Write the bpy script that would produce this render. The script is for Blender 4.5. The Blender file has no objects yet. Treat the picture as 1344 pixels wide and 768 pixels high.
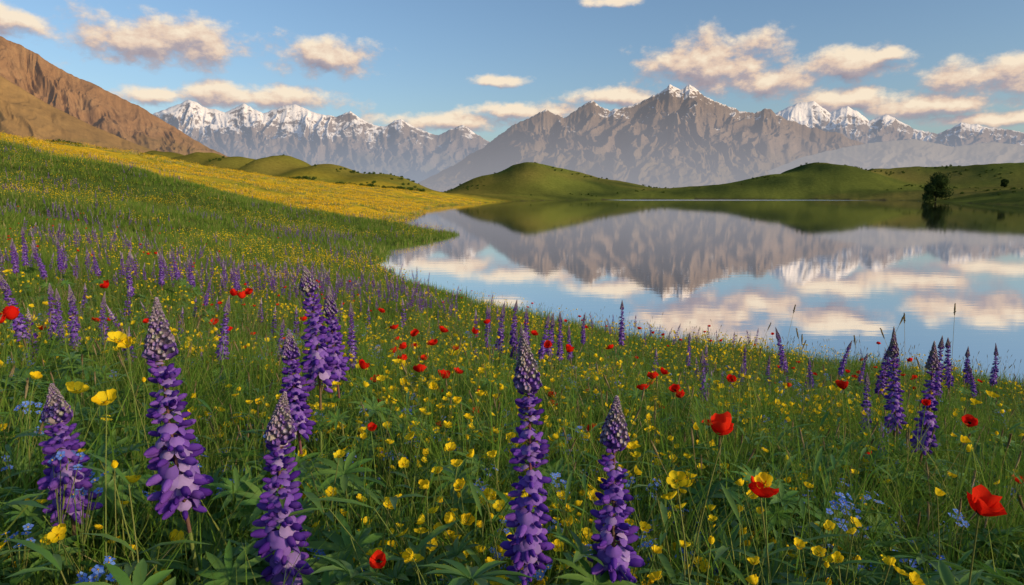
import bpy, math, random
import numpy as np
from mathutils import Vector, Matrix
random.seed(7); RNG=np.random.default_rng(11)
SC=bpy.context.scene
SC.view_settings.view_transform='Standard'; SC.view_settings.look='None'; SC.view_settings.exposure=0
F=896.0; PITCH=math.atan(129/896.0); CAMZ=4.0

# ------------------------------------------------------------ helpers
def ray(px,py):
    x=(px-672)/F; y=-(py-384)/F
    c,s=math.cos(PITCH),math.sin(PITCH)
    return np.array([x, y*s+c, y*c-s])
def at(px,py,Y):
    d=ray(px,py); return d[0]/d[1]*Y, CAMZ+d[2]/d[1]*Y
def _hash(ix,iy,seed):
    n=(ix*374761393+iy*668265263+seed*974634777)&0xffffffff
    n=((n^(n>>13))*1274126177)&0xffffffff
    return n^(n>>16)
def perlin(x,y,seed=0):
    x=np.asarray(x,float); y=np.asarray(y,float)
    ix=np.floor(x).astype(np.int64); iy=np.floor(y).astype(np.int64)
    fx=x-ix; fy=y-iy
    u=fx*fx*fx*(fx*(fx*6-15)+10); v=fy*fy*fy*(fy*(fy*6-15)+10)
    def g(a,b,dx,dy):
        t=_hash(a,b,seed)/4294967296.0*2*np.pi
        return np.cos(t)*dx+np.sin(t)*dy
    a=g(ix,iy,fx,fy); b=g(ix+1,iy,fx-1,fy); c=g(ix,iy+1,fx,fy-1); d=g(ix+1,iy+1,fx-1,fy-1)
    return ((a+(b-a)*u)+((c+(d-c)*u)-(a+(b-a)*u))*v)*1.4
def fbm(x,y,o=4,seed=0,gain=.5):
    r=0;a=1;t=0
    for i in range(o):
        r=r+a*perlin(x*2**i,y*2**i,seed+i*17); t+=a; a*=gain
    return r/t
def ridged(x,y,o=4,seed=0,gain=.5):
    r=0;a=1;t=0
    for i in range(o):
        r=r+a*(1-np.abs(perlin(x*2**i,y*2**i,seed+i*17))*1.6); t+=a; a*=gain
    return r/t
def sstep(a,b,x):
    t=np.clip((x-a)/(b-a),0,1); return t*t*(3-2*t)

# ------------------------------------------------------------ terrain function
LAKE=np.array([(900,-60),(900,60),(300,70),(215,110),(172,180),(182,239),(221,357),(254,448),(215,512),(150,530),(100,525),(50,490),(3.6,405),
 (-14,320),(-26,215),(-20,150),(-19,124),(-22,106),(-15.5,88),(-10,74),(-5.6,69),(-6.0,64),(-8.8,55),(-9.3,48),(-7.9,40),(-5.8,32),(-2.1,26),(.7,21.6),
 (3,18.6),(6.5,16.2),(10.5,13.8),(20,10.5),(45,2),(90,-20),(200,-50)],float)
def sdist(x,y):
    x=np.asarray(x,float); y=np.asarray(y,float)
    best=np.full(x.shape,1e18); ins=np.zeros(x.shape,bool)
    n=len(LAKE)
    for i in range(n):
        ax,ay=LAKE[i]; bx,by=LAKE[(i+1)%n]
        ex,ey=bx-ax,by-ay
        t=np.clip(((x-ax)*ex+(y-ay)*ey)/(ex*ex+ey*ey),0,1)
        dd=(x-ax-t*ex)**2+(y-ay-t*ey)**2
        best=np.minimum(best,dd)
        c=((ay>y)!=(by>y))
        with np.errstate(divide='ignore',invalid='ignore'):
            xi=ax+(y-ay)*ex/(ey if ey!=0 else 1e-9)
        ins^=(c&(x<xi))
    d=np.sqrt(best)
    r=np.hypot(x,y)
    d=np.where(ins,-d,d)+fbm(x*.12,y*.12,3,5)*.9*np.clip(r/40,0.4,2.5)
    return d
HILLS=[(150,200,600,70),(215,199,560,60),(268,200,520,46),(318,205,500,36),(372,202,470,38),(432,214,440,44),(505,228,430,44),
 (690,213,640,40),(738,223,665,50),(800,237,690,45),(636,230,650,30),
 (930,246,620,55),(1080,210,640,52),(1015,231,610,52),(1160,222,660,60),(1250,222,620,60),(1344,217,570,70),(1470,203,560,90),(1650,190,540,120),
 (40,215,480,60),(-160,170,520,120),(-400,150,500,160)]
HW=[]
for px,py,d,s in HILLS:
    X,Z=at(px,py,d); HW.append((X,d,Z,s/F*d))
def H(x,y,sd=None):
    x=np.asarray(x,float); y=np.asarray(y,float)
    d=sdist(x,y) if sd is None else sd
    r=np.hypot(x,y)
    base=.17*d+.03*np.maximum(d-20,0)
    cap=np.interp(y,[60,150,200,250,350,450,520,800],[22,19,13.5,9.6,7,4,3.5,6])
    capr=np.interp(x,[60,150],[0,1])
    cap=cap*(1-capr)+8*capr
    k=2.0
    land=-k*np.logaddexp(-np.clip(base,-50,400)/k,-cap/k)
    land=np.where(d>0,np.maximum(land,0.02*np.minimum(d,10)),0)
    w=sstep(8,30,d)*(x<60)
    land=land+w*1.5*np.exp(-((y-66-0.05*x)/9)**2)
    land=land+sstep(2,14,d)*fbm(x*.08,y*.08,3,31)*.6*np.clip(r/25,.12,1.6)
    land=land+sstep(20,60,d)*fbm(x*.012,y*.012,3,77)*2.2*sstep(60,150,y)
    hs=0
    for X,Y,Z,s in HW:
        g=np.exp(-.5*(((x-X)/s)**2+((y-Y)/65)**2))
        hs=hs+(np.maximum(Z,1)*g)**3
    hs=(hs+1e-9)**(1/3.)
    hs=hs*(.97+.10*fbm(x*.014,y*.012,5,9)+.07*(ridged(x*.022,y*.014,4,44)-.7))*sstep(0,70,d)
    land=np.maximum(land,0)+0
    land=(np.maximum(land,.01)**3+hs**3)**(1/3.)
    wat=np.maximum(.22*d,-3)
    return np.where(d>0,land,wat)

# ------------------------------------------------------------ material helpers
def newmat(name):
    m=bpy.data.materials.new(name); m.use_nodes=True
    nt=m.node_tree; nt.nodes.clear()
    return m,nt,nt.nodes,nt.links
def mathn(nt,op,a,b=None,c=None,clamp=False):
    n=nt.nodes.new('ShaderNodeMath'); n.operation=op; n.use_clamp=clamp
    for i,v in enumerate((a,b,c)):
        if v is None: continue
        if isinstance(v,(int,float)): n.inputs[i].default_value=v
        else: nt.links.new(v,n.inputs[i])
    return n.outputs[0]
def mixc(nt,f,a,b,bt='MIX'):
    n=nt.nodes.new('ShaderNodeMix'); n.data_type='RGBA'; n.blend_type=bt
    for i,v in ((0,f),(6,a),(7,b)):
        if isinstance(v,(int,float)): n.inputs[i].default_value=v
        elif isinstance(v,(tuple,list)): n.inputs[i].default_value=(*v[:3],1)
        else: nt.links.new(v,n.inputs[i])
    return n.outputs[2]
def noise(nt,vec,scale,detail=4,rough=.55):
    n=nt.nodes.new('ShaderNodeTexNoise'); n.inputs['Scale'].default_value=scale
    n.inputs['Detail'].default_value=detail; n.inputs['Roughness'].default_value=rough
    if vec is not None: nt.links.new(vec,n.inputs['Vector'])
    return n.outputs['Fac']
def ramp(nt,fac,pts):
    n=nt.nodes.new('ShaderNodeValToRGB'); cr=n.color_ramp
    while len(cr.elements)<len(pts): cr.elements.new(.5)
    for e,(p,c) in zip(cr.elements,pts):
        e.position=p; e.color=(*c,1) if len(c)==3 else c
    nt.links.new(fac,n.inputs[0]); return n.outputs[0]
def plant_mat(name,cols,transl=.35,rough=.55,spec=0.0):
    m,nt,nd,lk=newmat(name)
    oi=nd.new('ShaderNodeObjectInfo'); ge=nd.new('ShaderNodeNewGeometry')
    r=mathn(nt,'FRACT',mathn(nt,'ADD',oi.outputs['Random'],mathn(nt,'MULTIPLY',ge.outputs['Random Per Island'],.83)))
    k=len(cols)
    col=ramp(nt,r,[(i/max(k-1,1),c) for i,c in enumerate(cols)])
    if spec>0:
        p=nd.new('ShaderNodeBsdfPrincipled'); p.inputs['Roughness'].default_value=rough
        p.inputs['Specular IOR Level'].default_value=spec
    else: p=nd.new('ShaderNodeBsdfDiffuse')
    lk.new(col,p.inputs[0])
    o=nd.new('ShaderNodeOutputMaterial')
    if transl>0:
        t=nd.new('ShaderNodeBsdfTranslucent'); lk.new(col,t.inputs[0])
        mx=nd.new('ShaderNodeMixShader'); mx.inputs[0].default_value=transl
        lk.new(p.outputs[0],mx.inputs[1]); lk.new(t.outputs[0],mx.inputs[2]); lk.new(mx.outputs[0],o.inputs[0])
    else: lk.new(p.outputs[0],o.inputs[0])
    return m
M={}
M['grass']=plant_mat('grass_blade',[(.11,.23,.028),(.16,.29,.04),(.22,.33,.05),(.10,.20,.028),(.30,.34,.075)],.4)
M['grassdry']=plant_mat('dry_grass',[(.34,.29,.11),(.42,.35,.16),(.26,.28,.09)],.3)
M['leaf']=plant_mat('lupin_leaf',[(.09,.23,.04),(.13,.28,.05),(.18,.32,.065),(.08,.19,.04)],.35,.45,.35)
M['stem']=plant_mat('stem',[(.14,.21,.05),(.19,.20,.06),(.15,.25,.055)],0)
M['lstem']=plant_mat('lupin_stem',[(.17,.06,.08),(.15,.11,.06)],0)
M['lup']=plant_mat('lupin_petal',[(.15,.05,.45),(.22,.09,.56),(.10,.03,.34),(.30,.14,.62),(.17,.055,.42)],.4)
M['lupban']=plant_mat('lupin_banner',[(.26,.12,.58),(.40,.24,.70),(.19,.075,.50),(.54,.40,.74)],.4)
M['bud']=plant_mat('lupin_bud',[(.50,.38,.58),(.54,.52,.40),(.42,.28,.57),(.52,.46,.44),(.38,.24,.55)],.25)
M['pop']=plant_mat('poppy_petal',[(.78,.016,.010),(.85,.04,.014),(.70,.010,.010)],.45)
M['dark']=plant_mat('poppy_centre',[(.02,.02,.018),(.05,.06,.03)],.0)
M['yel']=plant_mat('buttercup_petal',[(.92,.65,.012),(.94,.73,.03),(.88,.57,.012)],.35)
M['gold']=plant_mat('golden_flower',[(.84,.53,.02),(.90,.62,.03),(.72,.46,.03)],.3)
M['yelc']=plant_mat('buttercup_centre',[(.75,.45,.01),(.75,.55,.03)],0)
M['blue']=plant_mat('forget_me_not_petal',[(.14,.28,.85),(.22,.40,.90),(.12,.20,.75)],.3)
M['seed']=plant_mat('seed_head',[(.22,.17,.09),(.30,.25,.13)],.2)
M['shrub']=plant_mat('shrub_leaf',[(.035,.07,.015),(.055,.10,.02),(.08,.12,.03)],.25)
M['tree']=plant_mat('tree_leaf',[(.018,.035,.012),(.03,.055,.018),(.045,.07,.02)],.2)
M['bark']=plant_mat('bark',[(.06,.045,.03),(.09,.07,.05)],0)

# ------------------------------------------------------------ mesh builder
class MB:
    def __init__(s): s.v=[];s.f=[];s.m=[];s.n=0;s.mats=[]
    def add(s,V,Fc,mat):
        V=np.asarray(V,float)
        if mat not in s.mats: s.mats.append(mat)
        mi=s.mats.index(mat); o=s.n
        s.v.append(V); s.n+=len(V)
        s.f.extend([tuple(i+o for i in f) for f in Fc]); s.m.extend([mi]*len(Fc))
    def mesh(s,name):
        me=bpy.data.meshes.new(name)
        me.from_pydata(np.concatenate(s.v).tolist(),[],s.f)
        me.polygons.foreach_set('material_index',s.m)
        me.polygons.foreach_set('use_smooth',[True]*len(s.f))
        for k in s.mats: me.materials.append(M[k])
        me.update(); return me
def nrm(v):
    v=np.asarray(v,float); return v/(np.linalg.norm(v)+1e-12)
def basis(x,up=(0,0,1)):
    x=nrm(x); y=np.cross(up,x)
    if np.linalg.norm(y)<1e-4: y=np.array([0,1,0.])
    y=nrm(y); z=np.cross(x,y); return np.stack([x,y,z],1)
def gridF(a,b,wrap=False):
    f=[]
    for i in range(a-1):
        for j in range(b if wrap else b-1):
            j2=(j+1)%b
            f.append((i*b+j,i*b+j2,(i+1)*b+j2,(i+1)*b+j))
    return f
def tube(mb,pts,r0,r1,mat,k=5):
    pts=np.asarray(pts,float); n=len(pts); V=[]
    for i in range(n):
        t=pts[min(i+1,n-1)]-pts[max(i-1,0)]
        B=basis(t,(0.1,1,0.05)); r=r0+(r1-r0)*i/(n-1)
        for j in range(k):
            a=2*math.pi*j/k
            V.append(pts[i]+r*(math.cos(a)*B[:,1]+math.sin(a)*B[:,2]))
    mb.add(V,gridF(n,k,True),mat)
def ellipsoid(k=7,r=5):
    V=[];
    for i in range(r):
        th=math.pi*(i+.5)/r
        for j in range(k):
            a=2*math.pi*j/k
            V.append((-math.cos(th),math.sin(th)*math.cos(a),math.sin(th)*math.sin(a)))
    Fc=gridF(r,k,True)
    Fc.append(tuple(range(k))); Fc.append(tuple((r-1)*k+j for j in reversed(range(k))))
    return np.array(V),Fc
EH=ellipsoid(7,5); EL=ellipsoid(4,2); EM=ellipsoid(5,3)
def blob(mb,c,dirx,sc,mat,E=EH,up=(0,0,1)):
    B=basis(dirx,up); mb.add((E[0]*np.array(sc))@B.T+np.array(c),E[1],mat)
def _ban():
    V=[]
    for i in range(4):
        v=i/3.
        for j in range(5):
            u=(j-2)/2.
            w=.5*math.sin(math.pi*(.18+.68*v))
            V.append((.30-.30*v*v-.28*abs(u)**1.5*(.3+v)+.0, u*w, .02+.72*v-.10*abs(u)*v))
    return np.array(V),gridF(4,5)
BAN=_ban()
def lupin(mb,L,stem,R,seed,hi=True,lean=0.0,laz=0.0,leaves=True,openf=.78,base=(0,0,0)):
    rs=random.Random(seed)
    bx,by=math.cos(laz)*lean,math.sin(laz)*lean
    tot=L+stem
    wob=rs.uniform(-.03,.03)
    def ax(z):
        t=z/tot; return np.array([base[0]+bx*t*t*tot+wob*math.sin(t*6)*.5,base[1]+by*t*t*tot+wob*.4*math.sin(t*4),base[2]+z])
    tube(mb,[ax(tot*i/10.) for i in range(6)],.0055,.0045,'stem',6)
    tube(mb,[ax(stem*.88+ (L*.95+stem*.12)*i/6.) for i in range(7)],.0048,.0016,'lstem',5)
    nw=17 if hi else 9
    E=EM if hi else EL
    openf*=rs.uniform(.92,1.05)
    for w in range(nw):
        t=(w+rs.uniform(-.3,.3))/nw*openf
        t=max(t,0)
        tp=(1-.58*(t/openf)**1.4)*rs.uniform(.88,1.08)
        if w==0: tp*=.8
        fl=R*.58*tp; off=R*.42*tp
        nf=8 if hi else 6
        ph=rs.uniform(0,6.28)
        for k in range(nf):
            if rs.random()<(.35 if w<2 else .12): continue
            a=ph+2*math.pi*(k+rs.uniform(-.32,.32))/nf
            el=-.34+1.05*(t/openf)**1.2+rs.uniform(-.3,.3)
            o=np.array([math.cos(a)*math.cos(el),math.sin(a)*math.cos(el),math.sin(el)])
            c=ax(stem+t*L+rs.uniform(-.009,.009))
            s=fl*rs.uniform(.72,1.18)
            p=c+o*off*.8*rs.uniform(.85,1.15)
            B=basis(o)
            if hi:
                V=EH[0]*np.array([.52,.21,.25]); V[:,2]-=.16*(V[:,0]**2)
                V=V+np.array([.52,0,-.06])
                mb.add(V@B.T*s+p,EH[1],'lup')
                V=BAN[0]*np.array([1,1.0,.80])+np.array([.06,0,0.02])
                mb.add(V@B.T*s+p,BAN[1],'lupban')
                tube(mb,[c,p+o*.12*s],.0012,.0012,'lstem',3)
            else:
                mb.add((E[0]*np.array([.6,.36,.38])+np.array([.45,0,0]))@B.T*s*1.1+p,E[1],'lup' if rs.random()<.6 else 'lupban')
    tube(mb,[ax(stem+L*(openf-.03+(1.0-openf+.03)*q/5)) for q in range(6)],R*.24,R*.04,'bud',6)
    nb=18 if hi else 5
    for w in range(nb):
        f=w/nb; t=openf-.02+(1.01-openf)*f
        nf=8 if hi else 5; ph=w*1.3
        for k in range(nf):
            a=ph+2*math.pi*k/nf+rs.uniform(-.2,.2); el=.30+.85*f
            o=np.array([math.cos(a)*math.cos(el),math.sin(a)*math.cos(el),math.sin(el)])
            s=R*(.22*(1-f)+.07)*rs.uniform(.85,1.15)
            c=ax(stem+t*L)+o*R*(.20*(1-f)**.8+.03)
            mt='bud' if rs.random()<.5+.8*f else 'lupban'
            blob(mb,c,o,(s,s*.50,s*.55),mt,E)
    if leaves:
        for k in range(7 if hi else 4):
            z=stem*rs.uniform(.1,.85); a=rs.uniform(0,6.28); pl=rs.uniform(.07,.16)
            c=ax(z); o=np.array([math.cos(a),math.sin(a),rs.uniform(.3,.9)])
            e=c+nrm(o)*pl
            tube(mb,[c,(c+e)/2+np.array([0,0,.01]),e],.002,.0014,'stem',3)
            palm(mb,e,nrm(np.array([math.cos(a)*.5,math.sin(a)*.5,1])),rs.uniform(.05,.085),rs,hi)
def ribbon(mb,base,d,up,L,W,mat,droop=.3,fold=.3,seg=4,tipw=0.0):
    B=basis(d,up); V=[]
    for i in range(seg+1):
        t=i/seg
        w=W*math.sin(math.pi*min(.06+.94*t,1.0))**.8*(.7+.6*t if t<.6 else 1.06) if i<seg else W*tipw
        c=np.array([L*t,0,-droop*L*t*t])
        V+= [c+(0,-w*.5,fold*w*.5),c,c+(0,w*.5,fold*w*.5)]
    V=np.array(V)@B.T+np.array(base)
    mb.add(V,gridF(seg+1,3),mat)
def palm(mb,c,n,R,rs,hi=True,mat='leaf'):
    B=basis(n,(1,0,.01)); k=rs.choice([8,9,10]) if hi else 7
    ph=rs.uniform(0,6)
    cone=rs.uniform(.15,.55)
    for j in range(k):
        a=ph+2*math.pi*(j+rs.uniform(-.15,.15))/k
        d=B[:,1]*math.cos(a)+B[:,2]*math.sin(a)+B[:,0]*cone
        ribbon(mb,c,d,B[:,0],R*rs.uniform(.8,1.15),R*.22,mat,rs.uniform(.15,.45),.5,4 if hi else 2)
def blade(mb,x,y,h,az,lean,w,mat,rs,seg=4,z0=0,tw=None):
    V=[];o=np.array([math.cos(az),math.sin(az),0]); sa=az+math.pi/2+rs.uniform(-.8,.8)
    s=np.array([math.cos(sa),math.sin(sa),0])
    for i in range(seg):
        t=i/seg
        p=np.array([x,y,z0])+o*lean*h*t**2.0+np.array([0,0,h*(t-.25*min(lean,1)*t**3)])
        ww=w*(1-t**2*.7)*.5
        V+=[p-s*ww,p+s*ww]
    V.append(np.array([x,y,z0])+o*lean*h+np.array([0,0,h*(1-.25*min(lean,1))]))
    Fc=[(2*i,2*i+1,2*i+3,2*i+2) for i in range(seg-1)]+[(2*seg-2,2*seg-1,2*seg)]
    mb.add(V,Fc,mat)
def tuft(mb,n,rad,h,w,rs,seg=4,dry=.06,mat='grass'):
    for i in range(n):
        r=rad*math.sqrt(rs.random()); a=rs.uniform(0,6.28)
        blade(mb,r*math.cos(a),r*math.sin(a),h*rs.uniform(.45,1.1),a+rs.uniform(-1.2,1.2),rs.uniform(.1,.75)**1.2,w*rs.uniform(.6,1.2),
              'grassdry' if rs.random()<dry else mat,rs,seg,-.03)
def petalflower(mb,c,n,R,k,mat,cup,rs,W=1.0,gu=5,gv=4,ruf=.0,cm='yelc',cr=.18):
    B=basis(n,(1,.3,.01)); ph=rs.uniform(0,6)
    for j in range(k):
        a0=ph+2*math.pi*j/k; V=[]; lift=rs.uniform(.7,1.3); ln=rs.uniform(.88,1.08)
        for i in range(gv):
            v=i/(gv-1)
            for q in range(gu):
                u=(q-(gu-1)/2)/((gu-1)/2)
                ang=a0+u*(math.pi/k)*W*(.45+.55*math.sin(math.pi*.62*v))
                rim=1-.22*u*u*v
                r=R*(.08+.92*v)*rim*ln
                z=R*(cup*v**1.7*lift+.05*(j%2)*v)+ruf*R*v*v*math.sin(u*7+j*2.1)*rs.uniform(.6,1.2)
                rr=r*math.cos(min(cup,1.2)*.55*v)
                V.append(B[:,1]*rr*math.cos(ang)+B[:,2]*rr*math.sin(ang)+B[:,0]*z+np.array(c))
        mb.add(V,gridF(gv,gu),mat)
    blob(mb,np.array(c)+B[:,0]*R*.1,B[:,0],(R*cr*.7,R*cr,R*cr),cm,EM)
def curve_stem(x,y,h,az,lean,n=6):
    return [np.array([x+math.cos(az)*lean*h*(i/(n-1))**2,y+math.sin(az)*lean*h*(i/(n-1))**2,h*i/(n-1)]) for i in range(n)]
def buttercup(mb,rs,n=4,h=.42,R=.0185,hi=True,spread=.07):
    for i in range(n):
        az=rs.uniform(0,6.28)
        p=curve_stem(rs.uniform(-spread,spread),rs.uniform(-spread,spread),h*rs.uniform(.7,1.1),az,rs.uniform(.05,.3))
        tube(mb,p,.0018,.0011,'stem',3)
        nn=nrm(np.array([math.cos(az)*.7+rs.uniform(-.6,.6),math.sin(az)*.7+rs.uniform(-.6,.6)-.2,1]))
        petalflower(mb,p[-1],nn,R*rs.uniform(.65,1.25),5,'yel',rs.uniform(.2,1.0),rs,1.05,5 if hi else 3,4 if hi else 3,.03)
        if hi and rs.random()<.7:
            q=p[3]; e=q+np.array([rs.uniform(-.05,.05),rs.uniform(-.05,.05),.08]); tube(mb,[q,(q+e)/2+(.005,0,0),e],.0013,.0009,'stem',3)
            blob(mb,e,(0,0,1),(.006,.005,.005),'yel' if rs.random()<.5 else 'stem',EM)
        for _ in range(3 if hi else 1):
            q=p[rs.randint(0,3)]; a=rs.uniform(0,6.28)
            ribbon(mb,q,(math.cos(a),math.sin(a),.6),(0,0,1),rs.uniform(.04,.08),.009,'leaf',.4,.3,3)
def poppy(mb,rs,h=.5,R=.034,lean=.15,az=None,tilt=None,cup=None,bud=True,base=(0,0)):
    az=rs.uniform(0,6.28) if az is None else az
    p=curve_stem(base[0],base[1],h,az,lean,8)
    tube(mb,p,.0022,.0016,'stem',5)
    n=nrm(np.array([math.cos(az)*.5,math.sin(az)*.5,1])) if tilt is None else nrm(tilt)
    cup=rs.uniform(.5,1.0) if cup is None else cup
    petalflower(mb,p[-1],n,R,2,'pop',cup*.9,rs,1.1,9,6,.14,'dark',.22)
    petalflower(mb,p[-1]+n*.003,n,R*.93,2,'pop',cup*1.2,rs,1.1,9,6,.16,'dark',.22)
    for k in range(14):
        a=k*.45; o=nrm(n+np.array([math.cos(a),math.sin(a),0])*.6)
        tube(mb,[p[-1],p[-1]+o*R*.33],.0005,.0009,'dark',3)
    if bud:
        a=rs.uniform(0,6.28); q=curve_stem(base[0]+.02,base[1],h*.75,a,.25,7)
        e=q[-1]+np.array([math.cos(a)*.02,math.sin(a)*.02,-.012]); q.append(e)
        tube(mb,q,.0016,.0013,'stem',4); blob(mb,e+np.array([0,0,-.01]),(0,0,-1),(.013,.007,.007),'stem',EM)
    for _ in range(5):
        a=rs.uniform(0,6.28); ribbon(mb,p[rs.randint(0,3)],(math.cos(a),math.sin(a),.7),(0,0,1),rs.uniform(.06,.12),.014,'leaf',.5,.3,4)
def forget(mb,rs,h=.38,n=3):
    for i in range(n):
        p=curve_stem(rs.uniform(-.04,.04),rs.uniform(-.04,.04),h*rs.uniform(.7,1.1),rs.uniform(0,6),.2,5)
        tube(mb,p,.0014,.0009,'stem',3)
        for k in range(8):
            c=p[-1]+np.array([rs.uniform(-.018,.018),rs.uniform(-.018,.018),rs.uniform(-.014,.012)])
            petalflower(mb,c,(rs.uniform(-.5,.5),rs.uniform(-.9,.2),1),.0074,5,'blue',.1,rs,.9,3,3,0,'yelc',.2)
            tube(mb,[p[-2],c],.0006,.0005,'stem',3)
def herb(mb,rs,h=.3,n=16,L=.07,W=.016):
    for i in range(4):
        p=curve_stem(rs.uniform(-.05,.05),rs.uniform(-.05,.05),h*rs.uniform(.6,1.1),rs.uniform(0,6),.25,6)
        tube(mb,p,.002,.001,'stem',3)
        for k in range(n//2):
            q=p[rs.randint(1,5)]; a=rs.uniform(0,6.28)
            ribbon(mb,q,(math.cos(a),math.sin(a),rs.uniform(.1,.9)),(0,0,1),L*rs.uniform(.6,1.2),W*rs.uniform(.7,1.3),'leaf',rs.uniform(.2,.6),.35,3)
def seedgrass(mb,rs,h=.75,n=4):
    for i in range(n):
        p=curve_stem(rs.uniform(-.05,.05),rs.uniform(-.05,.05),h*rs.uniform(.7,1.1),rs.uniform(0,6),rs.uniform(.05,.25),7)
        tube(mb,p,.0016,.0009,'grassdry',3)
        d=nrm(p[-1]-p[-2])
        blob(mb,p[-1]+d*.025,d,(.036,.0045,.0045),'seed',EM)
        for k in range(10):
            o=nrm(d+np.array([rs.uniform(-.5,.5),rs.uniform(-.5,.5),0])); c=p[-1]+d*.005*k
            blob(mb,c+o*.007,o,(.007,.0018,.0018),'seed',EL)
def leafball(mb,lobes,n,size,mat,rs):
    V=[];Fc=[]
    for i in range(n):
        c,r=rs.choice(lobes)
        d=nrm(np.array([rs.gauss(0,1),rs.gauss(0,1),rs.gauss(0,1)])); rr=r*rs.uniform(.55,1.08)
        p=np.array(c)+d*rr*np.array([1,1,.85])
        a=nrm(np.array([rs.gauss(0,1),rs.gauss(0,1),rs.gauss(0,.6)])); b=nrm(np.cross(a,d+.3*np.array([rs.gauss(0,1),rs.gauss(0,1),1])))
        s=size*rs.uniform(.6,1.3); o=len(V)
        V+=[p-a*s,p+b*s*.55,p+a*s,p-b*s*.55]; Fc.append((o,o+1,o+2,o+3))
    mb.add(V,Fc,mat)

# ------------------------------------------------------------ prototypes
def coll(name,builders):
    c=bpy.data.collections.new(name)
    for i,(nm,fn) in enumerate(builders):
        mb=MB(); fn(mb); me=mb.mesh(nm)
        c.objects.link(bpy.data.objects.new('%s_%02d'%(nm,i),me))
    return c
R_=random.Random
C_grass=coll('grass_tufts',[('grass_tuft',lambda mb,s=s:tuft(mb,34,.09,.42+.05*s,.0055,R_(s),4,.08)) for s in range(5)])
C_grassm=coll('meadow_grass_tufts',[('grass_tuft_mid',lambda mb,s=s:tuft(mb,26,.22,.42+.05*s,.014,R_(s+9),2)) for s in range(4)])
C_grassf=coll('far_grass_tufts',[('grass_tuft_far',lambda mb,s=s:tuft(mb,24,.55,.5,.055,R_(s+19),1)) for s in range(3)])
C_lupm=coll('lupin_plants_mid',[('lupin',lambda mb,s=s:lupin(mb,.34+.03*(s%4),.46,.044,s+50,True,.06*(s-3),s*1.3)) for s in range(6)])
C_lupf=coll('lupin_plants_far',[('lupin_far',lambda mb,s=s:lupin(mb,.32+.03*s,.42,.05,s+70,False,.05*s,s*2.)) for s in range(5)])
def leafbush(mb,s):
    rs=R_(s+100)
    for i in range(11):
        a=rs.uniform(0,6.28); h=rs.uniform(.15,.46); r=rs.uniform(.03,.2)
        e=np.array([math.cos(a)*r,math.sin(a)*r,h]); b=np.array([rs.uniform(-.03,.03),rs.uniform(-.03,.03),0])
        tube(mb,[b,(b+e)/2+np.array([0,0,.04]),e],.0026,.0016,'stem',4)
        palm(mb,e,nrm(np.array([math.cos(a)*.5,math.sin(a)*.5,1])),rs.uniform(.055,.10),rs)
C_palm=coll('lupin_leaves',[('lupin_leaf',lambda mb,s=s:leafbush(mb,s)) for s in range(4)])
C_herb=coll('herbs',[('meadow_herb',lambda mb,s=s:herb(mb,R_(s+200),.28+.05*s,18,.055+.01*s,.009+.004*(s%2))) for s in range(4)])
C_but=coll('buttercups',[('buttercup',lambda mb,s=s:buttercup(mb,R_(s+300),2+s%3,.52)) for s in range(6)])
C_butm=coll('buttercups_mid',[('buttercup_mid',lambda mb,s=s:buttercup(mb,R_(s+340),5,.46,.020,False,.25)) for s in range(4)])
def goldclump(mb,s):
    rs=R_(s+380)
    tuft(mb,26,.7,.5,.07,rs,1,.45)
    V=[];Fc=[]
    for i in range(64):
        a=rs.uniform(0,6.28); r=.8*math.sqrt(rs.random()); z=rs.uniform(.2,.48); q=rs.uniform(.03,.06)
        o=len(V);c=np.array([r*math.cos(a),r*math.sin(a),z]); t=rs.uniform(0,6)
        d1=np.array([math.cos(t),math.sin(t),rs.uniform(-.5,.5)])*q; d2=np.array([-math.sin(t),math.cos(t),rs.uniform(-.5,.5)])*q
        V+=[c-d1,c-d2,c+d1,c+d2]; Fc.append((o,o+1,o+2,o+3))
    mb.add(V,Fc,'gold')
C_gold=coll('golden_flower_clumps',[('golden_flower_clump',lambda mb,s=s:goldclump(mb,s)) for s in range(3)])
C_pop=coll('poppies',[('poppy',lambda mb,s=s:poppy(mb,R_(s+400),.42+.04*s,.028+.003*s)) for s in range(5)])
C_blu=coll('forget_me_nots',[('forget_me_not',lambda mb,s=s:forget(mb,R_(s+500))) for s in range(3)])
C_seed=coll('seed_grasses',[('seed_grass',lambda mb,s=s:seedgrass(mb,R_(s+600),.75,3)) for s in range(4)])
C_seed1=coll('single_seed_grasses',[('seed_grass_single',lambda mb,s=s:seedgrass(mb,R_(s+640),.75,1+s%2)) for s in range(4)])
def bush(mb,s):
    rs=R_(s+700); lob=[((rs.uniform(-.8,.8),rs.uniform(-.6,.6),rs.uniform(.2,.6)),rs.uniform(.4,.6)) for _ in range(6)]
    tube(mb,[(0,0,-.2),(0,0,.6)],.08,.04,'bark',5)
    leafball(mb,lob,300,.15,'shrub',rs)
C_bush=coll('shrubs',[('shrub',lambda mb,s=s:bush(mb,s)) for s in range(3)])

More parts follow.
